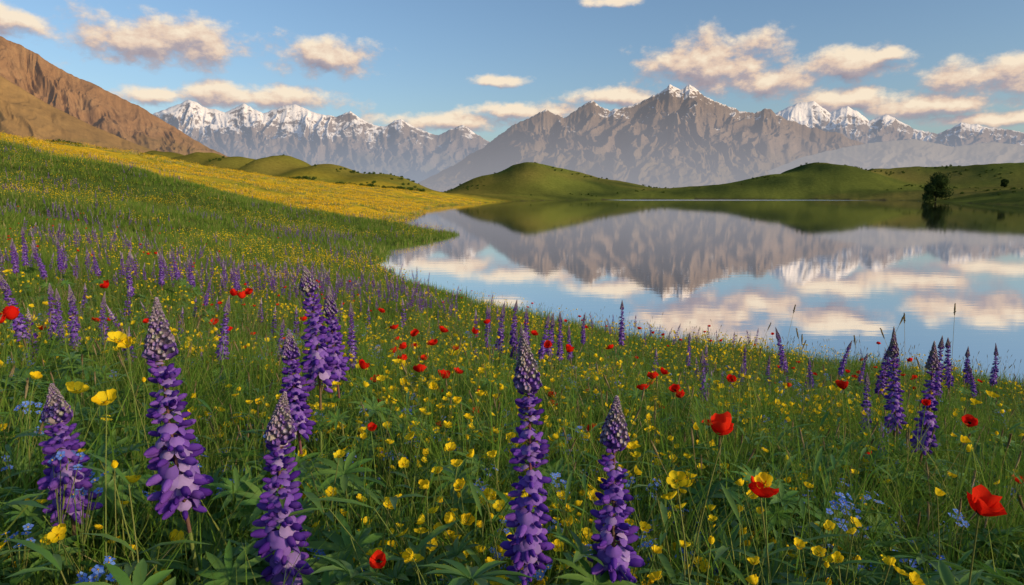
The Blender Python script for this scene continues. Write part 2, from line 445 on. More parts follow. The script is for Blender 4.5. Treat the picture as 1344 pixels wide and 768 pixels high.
# ------------------------------------------------------------ scatter via geometry nodes
def scatter(name,col,P,scl,rot=None,idx=None,tilt=.12,real=False):
    n=len(P)
    if n==0: return
    me=bpy.data.meshes.new(name); me.from_pydata(np.asarray(P).tolist(),[],[])
    k=len(col.objects)
    rot=np.stack([RNG.normal(0,tilt,n),RNG.normal(0,tilt,n),RNG.uniform(0,6.283,n)],1) if rot is None else rot
    idx=RNG.integers(0,k,n) if idx is None else idx
    a=me.attributes.new('rot','FLOAT_VECTOR','POINT'); a.data.foreach_set('vector',np.asarray(rot,np.float32).ravel())
    a=me.attributes.new('scl','FLOAT','POINT'); a.data.foreach_set('value',np.asarray(scl,np.float32).ravel())
    a=me.attributes.new('idx','INT','POINT'); a.data.foreach_set('value',np.asarray(idx,np.int32).ravel())
    ob=bpy.data.objects.new(name,me); SC.collection.objects.link(ob)
    ng=bpy.data.node_groups.new(name+'_nodes','GeometryNodeTree')
    ng.interface.new_socket('Geometry',in_out='INPUT',socket_type='NodeSocketGeometry')
    ng.interface.new_socket('Geometry',in_out='OUTPUT',socket_type='NodeSocketGeometry')
    gi=ng.nodes.new('NodeGroupInput'); go=ng.nodes.new('NodeGroupOutput')
    ci=ng.nodes.new('GeometryNodeCollectionInfo'); ci.inputs[0].default_value=col
    ci.inputs['Separate Children'].default_value=True; ci.inputs['Reset Children'].default_value=True
    ip=ng.nodes.new('GeometryNodeInstanceOnPoints'); ip.inputs['Pick Instance'].default_value=True
    def na(nm,t):
        q=ng.nodes.new('GeometryNodeInputNamedAttribute'); q.data_type=t; q.inputs[0].default_value=nm
        return [o for o in q.outputs if o.enabled and o.name=='Attribute'][0]
    e=ng.nodes.new('FunctionNodeEulerToRotation')
    ng.links.new(na('rot','FLOAT_VECTOR'),e.inputs[0]); ng.links.new(e.outputs[0],ip.inputs['Rotation'])
    ng.links.new(na('scl','FLOAT'),ip.inputs['Scale']); ng.links.new(na('idx','INT'),ip.inputs['Instance Index'])
    ng.links.new(gi.outputs[0],ip.inputs['Points']); ng.links.new(ci.outputs[0],ip.inputs['Instance'])
    if real:
        rz=ng.nodes.new('GeometryNodeRealizeInstances'); ng.links.new(ip.outputs[0],rz.inputs[0]); ng.links.new(rz.outputs[0],go.inputs[0])
    else: ng.links.new(ip.outputs[0],go.inputs[0])
    md=ob.modifiers.new('scatter','NODES'); md.node_group=ng
    return ob
def wedge(n,r0,r1,a0=-50,a1=50,p=2.0):
    u=RNG.random(n)
    if abs(p)<1e-6: r=r0*(r1/r0)**u
    else: r=(r0**p+(r1**p-r0**p)*u)**(1/p)
    a=np.radians(RNG.uniform(a0,a1,n))
    return r*np.sin(a),r*np.cos(a)
def land(x,y,mask=None,mind=.15):
    d=sdist(x,y); k=d>mind
    if mask is not None: k&=mask
    x,y,d=x[k],y[k],d[k]
    return np.stack([x,y,H(x,y,d)],1),d

x,y=wedge(3500,.55,6,-50,50,1.5); P,d=land(x,y); scatter('meadow_grass_foreground',C_grass,P-[0,0,.02],RNG.uniform(.75,1.35,len(P))*np.clip(.55+np.hypot(P[:,0],P[:,1])*.22,.6,1.05),real=True)
x,y=wedge(11500,5,30,-46,46,1.2); P,d=land(x,y,None,-.15); scatter('meadow_grass',C_grassm,P,RNG.uniform(.6,1.35,len(P))*np.clip(.78+.25*fbm(P[:,0]*.5,P[:,1]*.5,2,3)*2,.5,1.2),real=True)
x,y=wedge(15000,26,105,-43,2,1.3); P,d=land(x,y,None,-.2); scatter('hillside_grass',C_grassf,P,RNG.uniform(.5,1.1,len(P))*(1+.3*fbm(P[:,0]*.1,P[:,1]*.1,2,8)),real=True)
x,y=wedge(560,.85,5,-50,50,1.1); P,d=land(x,y); m=fbm(P[:,0]*.9,P[:,1]*.9,2,60)>-.15; P=P[m]; scatter('lupin_foliage',C_palm,P,RNG.uniform(.75,1.2,len(P)),real=True)
x,y=wedge(2300,.8,12,-48,48,1.1); P,d=land(x,y); scatter('meadow_herbs',C_herb,P,RNG.uniform(.7,1.4,len(P)),real=True)
# buttercups
x,y=wedge(2600,1.2,6.5,-46,46,1.5); P,d=land(x,y,fbm(x*1.5,y*1.5,3,90)*1.3+.50*np.exp(-((x+.08*y)/(.21*y+.1))**2)+.26*(x>.15*y)*(x<.55*y)>.29); scatter('buttercup_patch',C_but,P,RNG.uniform(.7,1.15,len(P)))
x,y=wedge(7500,5,32,-46,46,1.1); P,d=land(x,y,fbm(x*.5,y*.5,4,91)*1.4+RNG.normal(0,.06,len(x))>.08); scatter('buttercup_meadow',C_butm,P,RNG.uniform(.6,1.2,len(P)))
x,y=wedge(6500,28,80,-43,0,1.3); P,d=land(x,y,fbm(x*.08,y*.08,3,93)>.03); scatter('hillside_buttercups',C_butm,P,RNG.uniform(.8,1.6,len(P)))
x,y=wedge(14000,72,330,-43,3,1.2); P,d=land(x,y,(y>76+.05*x+6*perlin(x*.1,y*.1,4)+RNG.normal(0,4,len(x)))&(fbm(x*.04,y*.06,4,95)+RNG.normal(0,.12,len(x))>-.05)); scatter('golden_meadow_flowers',C_gold,P,RNG.uniform(.7,1.9,len(P)))
x,y=wedge(1300,1.1,9,-46,46,1.2); P,d=land(x,y,fbm(x*.9,y*.9,2,191)+.08*(x>.1*y)>.10); scatter('forget_me_not_patch',C_blu,P,RNG.uniform(.9,1.3,len(P)))
x,y=wedge(950,2.2,24,-46,46,1.0); P,d=land(x,y); scatter('seed_grass_stalks',C_seed,P,RNG.uniform(.7,1.05,len(P)))
x,y=wedge(1200,3.2,45,-46,46,.9); P,d=land(x,y,fbm(x*.4+3,y*.4,2,291)>.12); scatter('poppy_field',C_pop,P,RNG.uniform(.8,1.2,len(P)))
# lupins
x,y=wedge(560,5,20,-46,46,1.0); P,d=land(x,y,(fbm(x*.3,y*.3,2,391)>.14)|((sdist(x,y)<3.0)&(RNG.random(len(x))<.5))); scatter('lupin_meadow',C_lupf,P,RNG.uniform(.5,1.0,len(P)),tilt=.09)
x,y=wedge(7000,8,76,-44,-4,1.25); P,d=land(x,y,(fbm(x*.10,y*.2,4,392)+RNG.normal(0,.10,len(x))>.15)&(y<72)); scatter('lupin_hillside',C_lupf,P,RNG.uniform(.5,1.15,len(P)),tilt=.09)
x,y=wedge(6000,320,760,-44,44,2.0); P,d=land(x,y,fbm(x*.02,y*.02,4,491)+RNG.normal(0,.03,len(x))>.2,8); scatter('hillside_shrubs',C_bush,P,RNG.uniform(.6,1.5,len(P)))
hp=[]
for (pa,pb,Ya,Yb,n) in [(72,150,165,185,40),(440,560,300,345,60),(300,420,330,370,40)]:
    for k in range(n):
        q=RNG.random(); Y=Ya+(Yb-Ya)*q+RNG.normal(0,1.5); hp.append(((pa+(pb-pa)*q-672)/F*Y,Y))
hp=np.array(hp); P,d=land(hp[:,0],hp[:,1]); scatter('shrub_hedge',C_bush,P,RNG.uniform(.7,1.9,len(P)))

# ------------------------------------------------------------ hero plants
def hz(x,y): return float(H(np.array([x]),np.array([y]))[0])
def link(name,me,loc,sc=1,rz=0):
    o=bpy.data.objects.new(name,me); o.location=loc; o.scale=(sc,)*3; o.rotation_euler=(0,0,rz); SC.collection.objects.link(o); return o
HEROES=[(215,383,245,655,1.36,.32),(72,498,100,668,1.45,.43),(372,506,372,775,1.33,.31),(686,428,690,735,1.22,.255),(812,512,808,800,1.25,.28),
 (384,428,398,560,1.95,.38),(404,346,425,500,2.25,.34),(436,372,448,492,2.6,.34)]
for i,(tx,ty,bx,by,dd,rt) in enumerate(HEROES):
    X,Z=at(tx,ty,dd); Xb,Zb=at(bx,by,dd); L=Z-Zb; g=hz(Xb,dd)
    stem=max(Zb-g,.12); mb=MB()
    lean=(X-Xb)/(L+stem)*1.6
    lupin(mb,L,stem,L*rt*.5,900+i,True,abs(lean),0 if lean>0 else math.pi)
    link('lupin_plant',mb.mesh('lupin_plant'),(Xb-lean*.15*(L),dd,g-.01))
MID=[(32,343,440),(60,370,445),(90,363,450),(75,385,450),(130,384,450),(278,385,470),(262,360,400),(360,415,470),(335,440,470),(460,405,480),
 (1185,407,545),(1222,420,582),(1158,406,490),(1258,430,500),(1275,447,500),(1236,448,520),(1310,453,505),(932,460,527),(1040,425,485),(1140,490,572),(1160,548,618),
 (817,386,440),(765,410,450),(1128,460,500),(1100,440,490),(170,335,385),(15,300,350),(28,290,335),(75,285,330),(130,322,360),(60,300,350),(232,320,360),(250,330,372),
 (640,405,455),(655,398,460),(672,392,455),(690,400,462),(705,410,470),(720,405,465),(735,415,470),(748,425,472),(680,420,475),(668,425,470),(980,450,490),(1010,460,500),(905,440,480),(210,330,372),(312,345,380),(1290,470,520),(1070,470,510)]
PL=[];SL=[]
for px,ty,by in MID:
    d0=.34*F/(by-ty); best=None
    for q in np.linspace(d0*.75,d0*1.5,24):
        X,Z=at(px,ty,q); 
        if sdist(np.array([X]),np.array([q]))[0]<.1: continue
        t=Z-hz(X,q); e=abs(t-.85*((by-ty)*q/F)/.38)
        if best is None or e<best[0]: best=(e,X,q,t)
    if best is None: continue
    _,X,q,t=best; s=min(max(t/.84,.45),1.3); PL.append((X,q,hz(X,q)-.01)); SL.append(s)
for i,(p,s) in enumerate(zip(PL,SL)):
    link('lupin_plant',C_lupm.objects[(i*5)%6].data,p,s,i*1.7)
POP=[(950,570,1.5,.032,(-.25,-.05,1)),(998,652,1.35,.036,(.3,.1,1)),(1285,674,1.12,.035,(.3,-.15,1)),(497,738,1.25,.02,(0,-.6,1)),(487,565,2.2,.02,(.3,-.4,1)),
 (720,456,4.2,.034,None),(745,462,4,.034,None),(845,512,2.9,.032,None),(886,514,3.0,.03,None),(870,491,3.6,.03,None),(1108,511,2.9,.032,None),(1272,557,2.2,.028,None),
 (600,490,3.5,.03,None),(15,420,3.6,.05,None),(2,424,3.5,.045,None),(475,484,3.4,.036,None),(518,432,5,.04,None),(545,440,5,.04,None),(580,436,5,.045,None),(530,458,4.3,.034,None),(570,452,4.6,.034,None),
 (305,388,6.5,.05,None),(318,392,6.2,.05,None),(328,386,6.8,.05,None),(622,438,5.2,.036,None),(640,425,6,.04,None),(140,378,6,.05,None),(700,440,5.5,.04,None),(802,458,5,.036,None),(960,500,3.5,.03,None),(500,410,7,.05,None),(300,435,4.5,.036,None),(1215,532,2.6,.02,None)]
for i,(px,py,dd,R,tl) in enumerate(POP):
    X,Z=at(px,py,dd); g=hz(X,dd); h=max(Z-g,.15); mb=MB()
    lean=.12; az=(i*2.1)%6.28
    poppy(mb,R_(i+800),h,R,lean,az,tl,None,i%3==0)
    link('poppy_plant',mb.mesh('poppy_plant'),(X-math.cos(az)*lean*h,dd-math.sin(az)*lean*h,g))
BUT=[(100,515,1.5,.023),(140,529,1.3,.023),(152,447,1.9,.025),(168,455,1.9,.022),(45,497,1.8,.017),(888,632,1.25,.019),(1003,636,1.35,.02),(510,664,1.5,.018),(553,700,1.45,.017),(545,736,1.3,.017),
 (580,750,1.3,.014),(860,725,1.4,.013),(898,718,1.35,.014),(1047,716,1.3,.012),(1075,728,1.25,.015),(1088,695,1.5,.014),(1180,752,1.2,.017),(1198,765,1.2,.016),(990,740,1.3,.013),(600,612,1.9,.018),(575,620,1.9,.018),(604,640,1.8,.018),
 (445,600,1.8,.018),(540,575,2.3,.02),(522,476,3.2,.026),(500,500,3,.02),(845,694,1.4,.014),(1100,735,1.3,.012),(1230,650,1.6,.013),(640,650,1.7,.018),(1300,520,2.6,.025),(1280,530,2.6,.022),(1262,580,2.1,.018),(615,550,2.5,.02),(590,590,2.2,.02),(570,510,3,.022),(600,465,4,.026),(632,487,3.6,.022),
 (560,640,1.7,.017),(530,610,1.9,.018),(620,600,2.1,.018),(585,560,2.4,.02),(648,600,2,.017),(600,530,2.7,.022),(630,520,2.9,.022),(560,545,2.6,.02),(880,655,1.35,.017),(1120,700,1.4,.012),(1168,742,1.25,.014),(1060,640,1.7,.014)]
for i,(px,py,dd,R) in enumerate(BUT):
    X,Z=at(px,py,dd); g=hz(X,dd); h=max(Z-g,.12); mb=MB(); rs=R_(i+850); R*=1.1
    az=(i*1.7)%6.28; p=curve_stem(0,0,h,az,.12,7); tube(mb,p,.0022,.0014,'stem',4)
    petalflower(mb,p[-1],nrm(np.array([rs.uniform(-.6,.6),-rs.uniform(-.3,.8),.9])),R,5,'yel',rs.uniform(.3,.9),rs,1.05,7,6,.06)
    if i%2: 
        e=p[4]+np.array([.03,.0,h*.2]); tube(mb,[p[3],p[4]+(.02,0,0),e],.0015,.001,'stem',3); blob(mb,e,(0,0,1),(.008,.007,.007),'yel',EM)
    for _ in range(4):
        a=rs.uniform(0,6.28); ribbon(mb,p[rs.randint(1,4)],(math.cos(a),math.sin(a),.6),(0,0,1),.07,.011,'leaf',.4,.3,4)
    link('buttercup_plant',mb.mesh('buttercup_plant'),(X-math.cos(az)*.12*h,dd-math.sin(az)*.12*h,g))
FMN=[(25,630,1.3),(155,735,1.15),(165,520,1.8),(275,548,1.8),(940,654,1.4),(740,677,1.5),(10,545,1.8),(1080,572,2.2),(1110,570,2.2),(1300,660,1.3),(700,610,1.8),(1230,600,1.8),(1180,640,1.6),(40,700,1.15),(770,700,1.3)]
for i,(px,py,dd) in enumerate(FMN):
    X,Z=at(px,py,dd); g=hz(X,dd); s=max(Z-g,.12)/.38
    link('forget_me_not_plant',C_blu.objects[i%3].data,(X,dd,g),min(s,1.5),i*1.1)
for i,(px,py,dd) in enumerate([(1005,415,6),(1028,407,6.5),(1083,398,5.5),(1205,400,5.5),(955,455,6),(985,445,6),(1060,425,5.5),(1135,432,5.5),(880,430,7.5),(1260,428,5)]):
    X,Z=at(px,py,dd); g=hz(X,dd); s=max(Z-g,.12)/.74
    link('seed_grass_plant',C_seed1.objects[i%4].data,(X,dd,g),min(s,1.5),i*1.9)

# ------------------------------------------------------------ trees
def tree(name,px,d,h,w,seed):
    X,_=at(px,260,d); rs=R_(seed); mb=MB(); g=hz(X,d)
    tube(mb,[(0,0,-.5),(.1,0,h*.2),(0,.1,h*.45),(.1,0,h*.8)],h*.03,h*.008,'bark',8)
    lob=[]
    for i in range(17):
        a=i*2.4; r=w*.5*rs.uniform(.2,.68); z=h*rs.uniform(.14,.80)*(1-.15*r/w)
        c=np.array([math.cos(a)*r,math.sin(a)*r,z]); lob.append((c,w*rs.uniform(.16,.25)))
        tube(mb,[(0,0,z*.5),c*.5+np.array([0,0,z*.25]),c],h*.012,h*.003,'bark',5)
    lob.append((np.array([0,0,h*.84]),w*.22)); lob.append((np.array([0,0,h*.5]),w*.36)); lob.append((np.array([0,0,h*.35]),w*.34))
    leafball(mb,lob,8000,.45,'tree',rs)
    link(name,mb.mesh(name),(X,d,g))
tree('broadleaf_tree',1228,372,15,16,1)
tree('broadleaf_tree',1316,500,6.5,5,2)

# ------------------------------------------------------------ ground sheet
th=np.concatenate([np.linspace(-58,58,640),np.linspace(58,302,110)[1:-1]]); th=np.radians(th)
rr=np.concatenate([[.15],np.exp(np.linspace(math.log(.4),math.log(30000),430))])
TT,RR=np.meshgrid(th,rr); GX=RR*np.sin(TT); GY=RR*np.cos(TT)
SD=sdist(GX,GY); GZ=H(GX,GY,SD)
farw=sstep(1500,4000,RR); GZ=GZ*(1-farw)+farw*np.maximum(GZ,4)
nr,nt_=GX.shape
V=np.stack([GX.ravel(),GY.ravel(),GZ.ravel()],1); V=np.vstack([V,[0,0,hz(0,0)]])
i0=np.arange(nr-1)[:,None]*nt_; j=np.arange(nt_)[None,:]; j2=(j+1)%nt_
Q=np.stack([i0+j,i0+j2,i0+nt_+j2,i0+nt_+j],-1).reshape(-1,4)[:,::-1]
def bigmesh(name,V,Q,tris=None):
    me=bpy.data.meshes.new(name); nt3=0 if tris is None else len(tris)
    me.vertices.add(len(V)); me.vertices.foreach_set('co',np.asarray(V,np.float32).ravel())
    lp=Q.ravel(); 
    if nt3: lp=np.concatenate([lp,np.asarray(tris).ravel()])
    me.loops.add(len(lp)); me.loops.foreach_set('vertex_index',lp.astype(np.int32))
    st=np.arange(len(Q))*4
    if nt3: st=np.concatenate([st,len(Q)*4+np.arange(nt3)*3])
    me.polygons.add(len(Q)+nt3); me.polygons.foreach_set('loop_start',st.astype(np.int32))
    me.polygons.foreach_set('use_smooth',np.ones(len(Q)+nt3,bool)); me.update(calc_edges=True); me.validate()
    return me
c=nr*nt_
tr=[(c,(k+1)%nt_,k) for k in range(nt_)]
me=bigmesh('meadow_ground',V,Q,tr)
X_,Y_=V[:,0],V[:,1]; Z_=V[:,2]; D_=np.append(SD.ravel(),17.)
def C(*a): return np.array(a)
col=np.tile(C(.045,.08,.018),(len(V),1))
n1=fbm(X_*.05,Y_*.05,4,21)[:,None]
def blend(a,b,t): return a*(1-t)+b*t
col=blend(col,C(.11,.15,.03),sstep(20,45,Y_)[:,None]*np.clip(.6+n1,0,1))
gold=sstep(66,92,Y_-.05*X_+8*fbm(X_*.08,Y_*.08,3,4))*(1-sstep(330,430,Y_))*sstep(60,20,X_)
gc=blend(C(.58,.38,.025),C(.22,.23,.03),np.clip(.45+2.4*fbm(X_*.022,Y_*.05,5,23)[:,None],0,1))
col=blend(col,gc,gold[:,None])
hill=np.clip(sstep(330,430,Y_)+sstep(60,120,X_),0,1)[:,None]
hc=blend(C(.11,.135,.028),C(.045,.065,.018),np.clip(.5+2.2*fbm(X_*.016,Y_*.016,5,24)[:,None],0,1))
hc=blend(hc,C(.17,.15,.04),np.clip(2.*fbm(X_*.01+5,Y_*.01,3,25)[:,None],0,.8))
hc=blend(hc,C(.24,.19,.03),sstep(60,-60,X_)[:,None]*.4)
col=blend(col,hc,hill)
col=blend(col,C(.05,.045,.03),sstep(.5,-.3,D_)[:,None])
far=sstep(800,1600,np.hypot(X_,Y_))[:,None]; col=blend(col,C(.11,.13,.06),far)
ca=me.color_attributes.new('cover','FLOAT_COLOR','POINT')
ca.data.foreach_set('color',np.concatenate([col,np.ones((len(V),1))],1).astype(np.float32).ravel())
m,nt,nd,lk=newmat('meadow_soil')
at_=nd.new('ShaderNodeVertexColor'); at_.layer_name='cover'
ge=nd.new('ShaderNodeNewGeometry'); pos=ge.outputs['Position']
a=noise(nt,pos,.35,7,.7); b=noise(nt,pos,3.,4,.7)
v=mathn(nt,'ADD',mathn(nt,'MULTIPLY',a,1.3),mathn(nt,'MULTIPLY',b,.9))
hs=nd.new('ShaderNodeMix'); hs.data_type='RGBA'; hs.blend_type='MULTIPLY'; hs.inputs[0].default_value=1
cmb=nd.new('ShaderNodeCombineColor'); [lk.new(v,cmb.inputs[i]) for i in range(3)]
lk.new(at_.outputs[0],hs.inputs[6]); lk.new(cmb.outputs[0],hs.inputs[7])
p=nd.new('ShaderNodeBsdfDiffuse')
lk.new(hs.outputs[2],p.inputs[0])
bp=nd.new('ShaderNodeBump'); bp.inputs['Strength'].default_value=.8; bp.inputs['Distance'].default_value=.8
lk.new(a,bp.inputs['Height']); lk.new(bp.outputs[0],p.inputs['Normal'])
o=nd.new('ShaderNodeOutputMaterial'); lk.new(p.outputs[0],o.inputs[0])
me.materials.append(m); link('meadow_ground',me,(0,0,0))

# ------------------------------------------------------------ lake
wm=bpy.data.meshes.new('lake_water'); wm.from_pydata([(-80,-80,0),(950,-80,0),(950,640,0),(-80,640,0)],[],[(0,1,2,3)])
m,nt,nd,lk=newmat('lake_water')
ge=nd.new('ShaderNodeNewGeometry'); pos=ge.outputs['Position']
mp=nd.new('ShaderNodeMapping'); mp.inputs['Scale'].default_value=(.5,1.6,1); lk.new(pos,mp.inputs[0])
w1=noise(nt,mp.outputs[0],1.2,3,.5)
sp=nd.new('ShaderNodeSeparateXYZ'); lk.new(pos,sp.inputs[0])
band=ramp(nt,mathn(nt,'DIVIDE',sp.outputs[1],600),[(.0,(0,0,0)),(.70,(0,0,0)),(.75,(1,1,1)),(.82,(1,1,1)),(.9,(0,0,0))])
xm=ramp(nt,mathn(nt,'DIVIDE',sp.outputs[0],300),[(.2,(0,0,0)),(.26,(1,1,1)),(.75,(1,1,1)),(.8,(0,0,0))])
bd=mathn(nt,'MULTIPLY',band,xm)
bp=nd.new('ShaderNodeBump'); bp.inputs['Distance'].default_value=.01
lk.new(mathn(nt,'ADD',.16,mathn(nt,'MULTIPLY',bd,.6)),bp.inputs['Strength'])
lk.new(w1,bp.inputs['Height'])
g=nd.new('ShaderNodeBsdfGlossy'); g.inputs['Color'].default_value=(.96,.95,.95,1)
lk.new(mathn(nt,'ADD',.03,mathn(nt,'MULTIPLY',bd,.2)),g.inputs['Roughness']); lk.new(bp.outputs[0],g.inputs['Normal'])
df=nd.new('ShaderNodeBsdfDiffuse'); df.inputs[0].default_value=(.03,.05,.055,1)
lw=nd.new('ShaderNodeLayerWeight'); lw.inputs[0].default_value=.5
fc=ramp(nt,lw.outputs['Facing'],[(.0,(.1,.1,.1)),(.45,(.4,.4,.4)),(.75,(.94,.94,.94)),(1,(.99,.99,.99))])
mx=nd.new('ShaderNodeMixShader'); lk.new(fc,mx.inputs[0]); lk.new(df.outputs[0],mx.inputs[1]); lk.new(g.outputs[0],mx.inputs[2])
o=nd.new('ShaderNodeOutputMaterial'); lk.new(mx.outputs[0],o.inputs[0])
wm.materials.append(m); link('lake_water',wm,(0,0,0))

# ------------------------------------------------------------ mountains
def mtn_mat(name,rocks,snow_lo,snow_hi,haze_glow,hz0,hz1,ztop,nscale,snowamt=1.0,bump=30,green=None):
    m,nt,nd,lk=newmat(name)
    ge=nd.new('ShaderNodeNewGeometry'); pos=ge.outputs['Position']; sp=nd.new('ShaderNodeSeparateXYZ'); lk.new(pos,sp.inputs[0])
    z=mathn(nt,'DIVIDE',sp.outputs[2],ztop)
    n=noise(nt,pos,nscale,7,.65); n2=noise(nt,pos,nscale*6,4,.7)
    col=ramp(nt,mathn(nt,'ADD',mathn(nt,'MULTIPLY',n,.7),mathn(nt,'MULTIPLY',n2,.3)),[(.3,rocks[0]),(.5,rocks[1]),(.68,rocks[2])])
    if green:
        gf=mathn(nt,'ADD',z,mathn(nt,'MULTIPLY',mathn(nt,'SUBTRACT',n,.5),.5))
        col=mixc(nt,ramp(nt,gf,[(.1,(1,1,1)),(.45,(0,0,0))]),col,green)
    nz=nd.new('ShaderNodeSeparateXYZ'); lk.new(ge.outputs['Normal'],nz.inputs[0])
    if snowamt>0:
        s=mathn(nt,'ADD',z,mathn(nt,'MULTIPLY',mathn(nt,'SUBTRACT',n2,.5),.9))
        s=mathn(nt,'ADD',s,mathn(nt,'MULTIPLY',mathn(nt,'SUBTRACT',nz.outputs[2],.72),.60))
        s=mathn(nt,'ADD',s,mathn(nt,'MULTIPLY',mathn(nt,'SUBTRACT',n,.5),1.1))
        sf=ramp(nt,s,[(snow_lo,(0,0,0)),(snow_hi,(snowamt,)*3)])
        col=mixc(nt,sf,col,(.82,.79,.77))
    p=nd.new('ShaderNodeBsdfDiffuse'); lk.new(col,p.inputs[0])
    bp=nd.new('ShaderNodeBump'); bp.inputs['Strength'].default_value=.5; bp.inputs['Distance'].default_value=bump
    lk.new(mathn(nt,'ADD',n,mathn(nt,'MULTIPLY',n2,.35)),bp.inputs['Height']); lk.new(bp.outputs[0],p.inputs['Normal'])
    e=nd.new('ShaderNodeEmission'); e.inputs[0].default_value=(*haze_glow,1)  # aerial haze painted onto the slopes as emission, denser toward the foot
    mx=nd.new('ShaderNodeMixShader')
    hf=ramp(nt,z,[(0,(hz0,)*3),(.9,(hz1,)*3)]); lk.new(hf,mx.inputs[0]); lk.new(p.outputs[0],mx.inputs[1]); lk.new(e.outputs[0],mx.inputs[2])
    o=nd.new('ShaderNodeOutputMaterial'); lk.new(mx.outputs[0],o.inputs[0]); return m
def mrange(name,sky,d,depth,seed,mat,jag=3.,sp=45.,A=.45,rows=130,step=1.0,gpow=1.25,back=.5,vs=2.6):
    sx=np.array([s[0] for s in sky],float); sy=np.array([s[1] for s in sky],float)
    px=np.arange(sx[0],sx[-1],step)
    E=np.interp(px,sx,sy)
    amp=np.clip((250-E)/60,0,1)
    E=E+amp*(jag*1.3*fbm(px*.045,px*0,3,seed)+jag*.8*fbm(px*.13,px*0+3,4,seed+5,.5))
    e=(255-E)/F
    k=np.exp(-.5*(np.arange(-60,61)/22.)**2); k/=k.sum()
    eb=np.convolve(np.pad(e,60,mode='edge'),k,'valid')
    t=np.concatenate([np.linspace(0,1,rows)**.9,1+np.linspace(0,1,26)[1:]*back])
    T,PX=np.meshgrid(t,px,indexing='ij'); Ee=np.tile(e,(len(t),1)); Eb=np.tile(eb,(len(t),1))
    Yc=d-depth*(1-T)
    tt=np.minimum(T,1)
    wx=fbm(PX/sp*.6,T*1.7,4,seed+9)*1.5; wy=fbm(PX/sp*.6+7,T*1.7+3,4,seed+19)*1.1
    rid=ridged(PX/sp+wx*(1-tt*.4),T*vs+wy,7,seed+13,.56)
    fine=fbm(PX/sp*5,T*12,4,seed+23,.6)
    w=(1-tt)**.5*np.clip(tt*5,0,1)
    h=(Eb+(Ee-Eb)*tt**1.5)*d*(tt**gpow)
    h=h*(1-A*w*(1.05-np.clip(rid,0,1.05))*2.0)+h.max()*.015*fine*w
    backf=np.where(T>1,np.maximum(1-(T-1)/back*1.05,-.05),1)
    h=h*backf-5+CAMZ*tt
    edge=np.clip(np.minimum(PX-sx[0],sx[-1]-PX)/60,0,1); h=h*edge-3*(1-edge)
    X=(PX-672)/F*Yc/(math.cos(PITCH)+(-(E[None,:]-384)/F)*math.sin(PITCH))
    V=np.stack([X.ravel(),Yc.ravel(),h.ravel()],1)
    a,b=T.shape; i=np.arange(a-1)[:,None]*b; j=np.arange(b-1)[None,:]
    Q=np.stack([i+j,i+j+1,i+b+j+1,i+b+j],-1).reshape(-1,4)
    me=bigmesh(name,V,Q); me.materials.append(mat); link(name,me,(0,0,0))
HZ=(.37,.41,.50)  # emission colours of the painted haze
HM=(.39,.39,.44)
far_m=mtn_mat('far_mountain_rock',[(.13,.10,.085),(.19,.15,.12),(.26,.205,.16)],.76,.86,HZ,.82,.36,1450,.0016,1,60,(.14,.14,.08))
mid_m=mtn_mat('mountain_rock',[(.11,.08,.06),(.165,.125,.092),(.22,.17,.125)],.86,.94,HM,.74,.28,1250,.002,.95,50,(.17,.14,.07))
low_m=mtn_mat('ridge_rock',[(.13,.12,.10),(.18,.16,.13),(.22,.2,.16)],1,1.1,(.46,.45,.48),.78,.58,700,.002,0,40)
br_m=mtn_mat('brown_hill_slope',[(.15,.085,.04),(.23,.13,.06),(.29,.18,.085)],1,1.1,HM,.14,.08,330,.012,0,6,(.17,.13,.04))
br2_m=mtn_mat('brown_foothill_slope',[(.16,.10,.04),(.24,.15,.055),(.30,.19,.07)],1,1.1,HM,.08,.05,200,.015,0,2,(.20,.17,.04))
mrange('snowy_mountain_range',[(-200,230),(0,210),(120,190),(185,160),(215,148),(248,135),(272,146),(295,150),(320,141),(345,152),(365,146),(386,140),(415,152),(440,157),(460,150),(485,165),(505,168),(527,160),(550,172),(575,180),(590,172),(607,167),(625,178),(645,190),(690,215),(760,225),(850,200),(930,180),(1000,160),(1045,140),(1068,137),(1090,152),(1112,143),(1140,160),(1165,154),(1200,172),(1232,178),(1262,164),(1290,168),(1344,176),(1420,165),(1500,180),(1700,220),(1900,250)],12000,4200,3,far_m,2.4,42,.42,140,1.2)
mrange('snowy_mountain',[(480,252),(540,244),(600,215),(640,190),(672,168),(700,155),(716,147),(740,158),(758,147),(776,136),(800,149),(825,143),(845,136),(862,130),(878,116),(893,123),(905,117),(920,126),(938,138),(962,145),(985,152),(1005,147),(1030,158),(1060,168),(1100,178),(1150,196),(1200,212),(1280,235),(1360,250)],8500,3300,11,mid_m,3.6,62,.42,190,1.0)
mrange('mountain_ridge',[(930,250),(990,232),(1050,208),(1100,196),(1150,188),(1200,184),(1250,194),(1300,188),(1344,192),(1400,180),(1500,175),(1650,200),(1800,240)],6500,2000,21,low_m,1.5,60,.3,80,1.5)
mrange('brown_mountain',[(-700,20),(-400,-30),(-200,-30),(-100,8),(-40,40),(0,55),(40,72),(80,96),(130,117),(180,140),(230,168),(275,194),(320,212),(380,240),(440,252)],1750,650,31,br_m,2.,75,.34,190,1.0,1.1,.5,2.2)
mrange('brown_foothill',[(-700,60),(-400,30),(-150,50),(-50,84),(0,102),(60,136),(120,164),(180,188),(230,205),(290,240),(330,254)],1250,400,41,br2_m,.8,110,.2,100,1.2,1.0,.5,1.6)

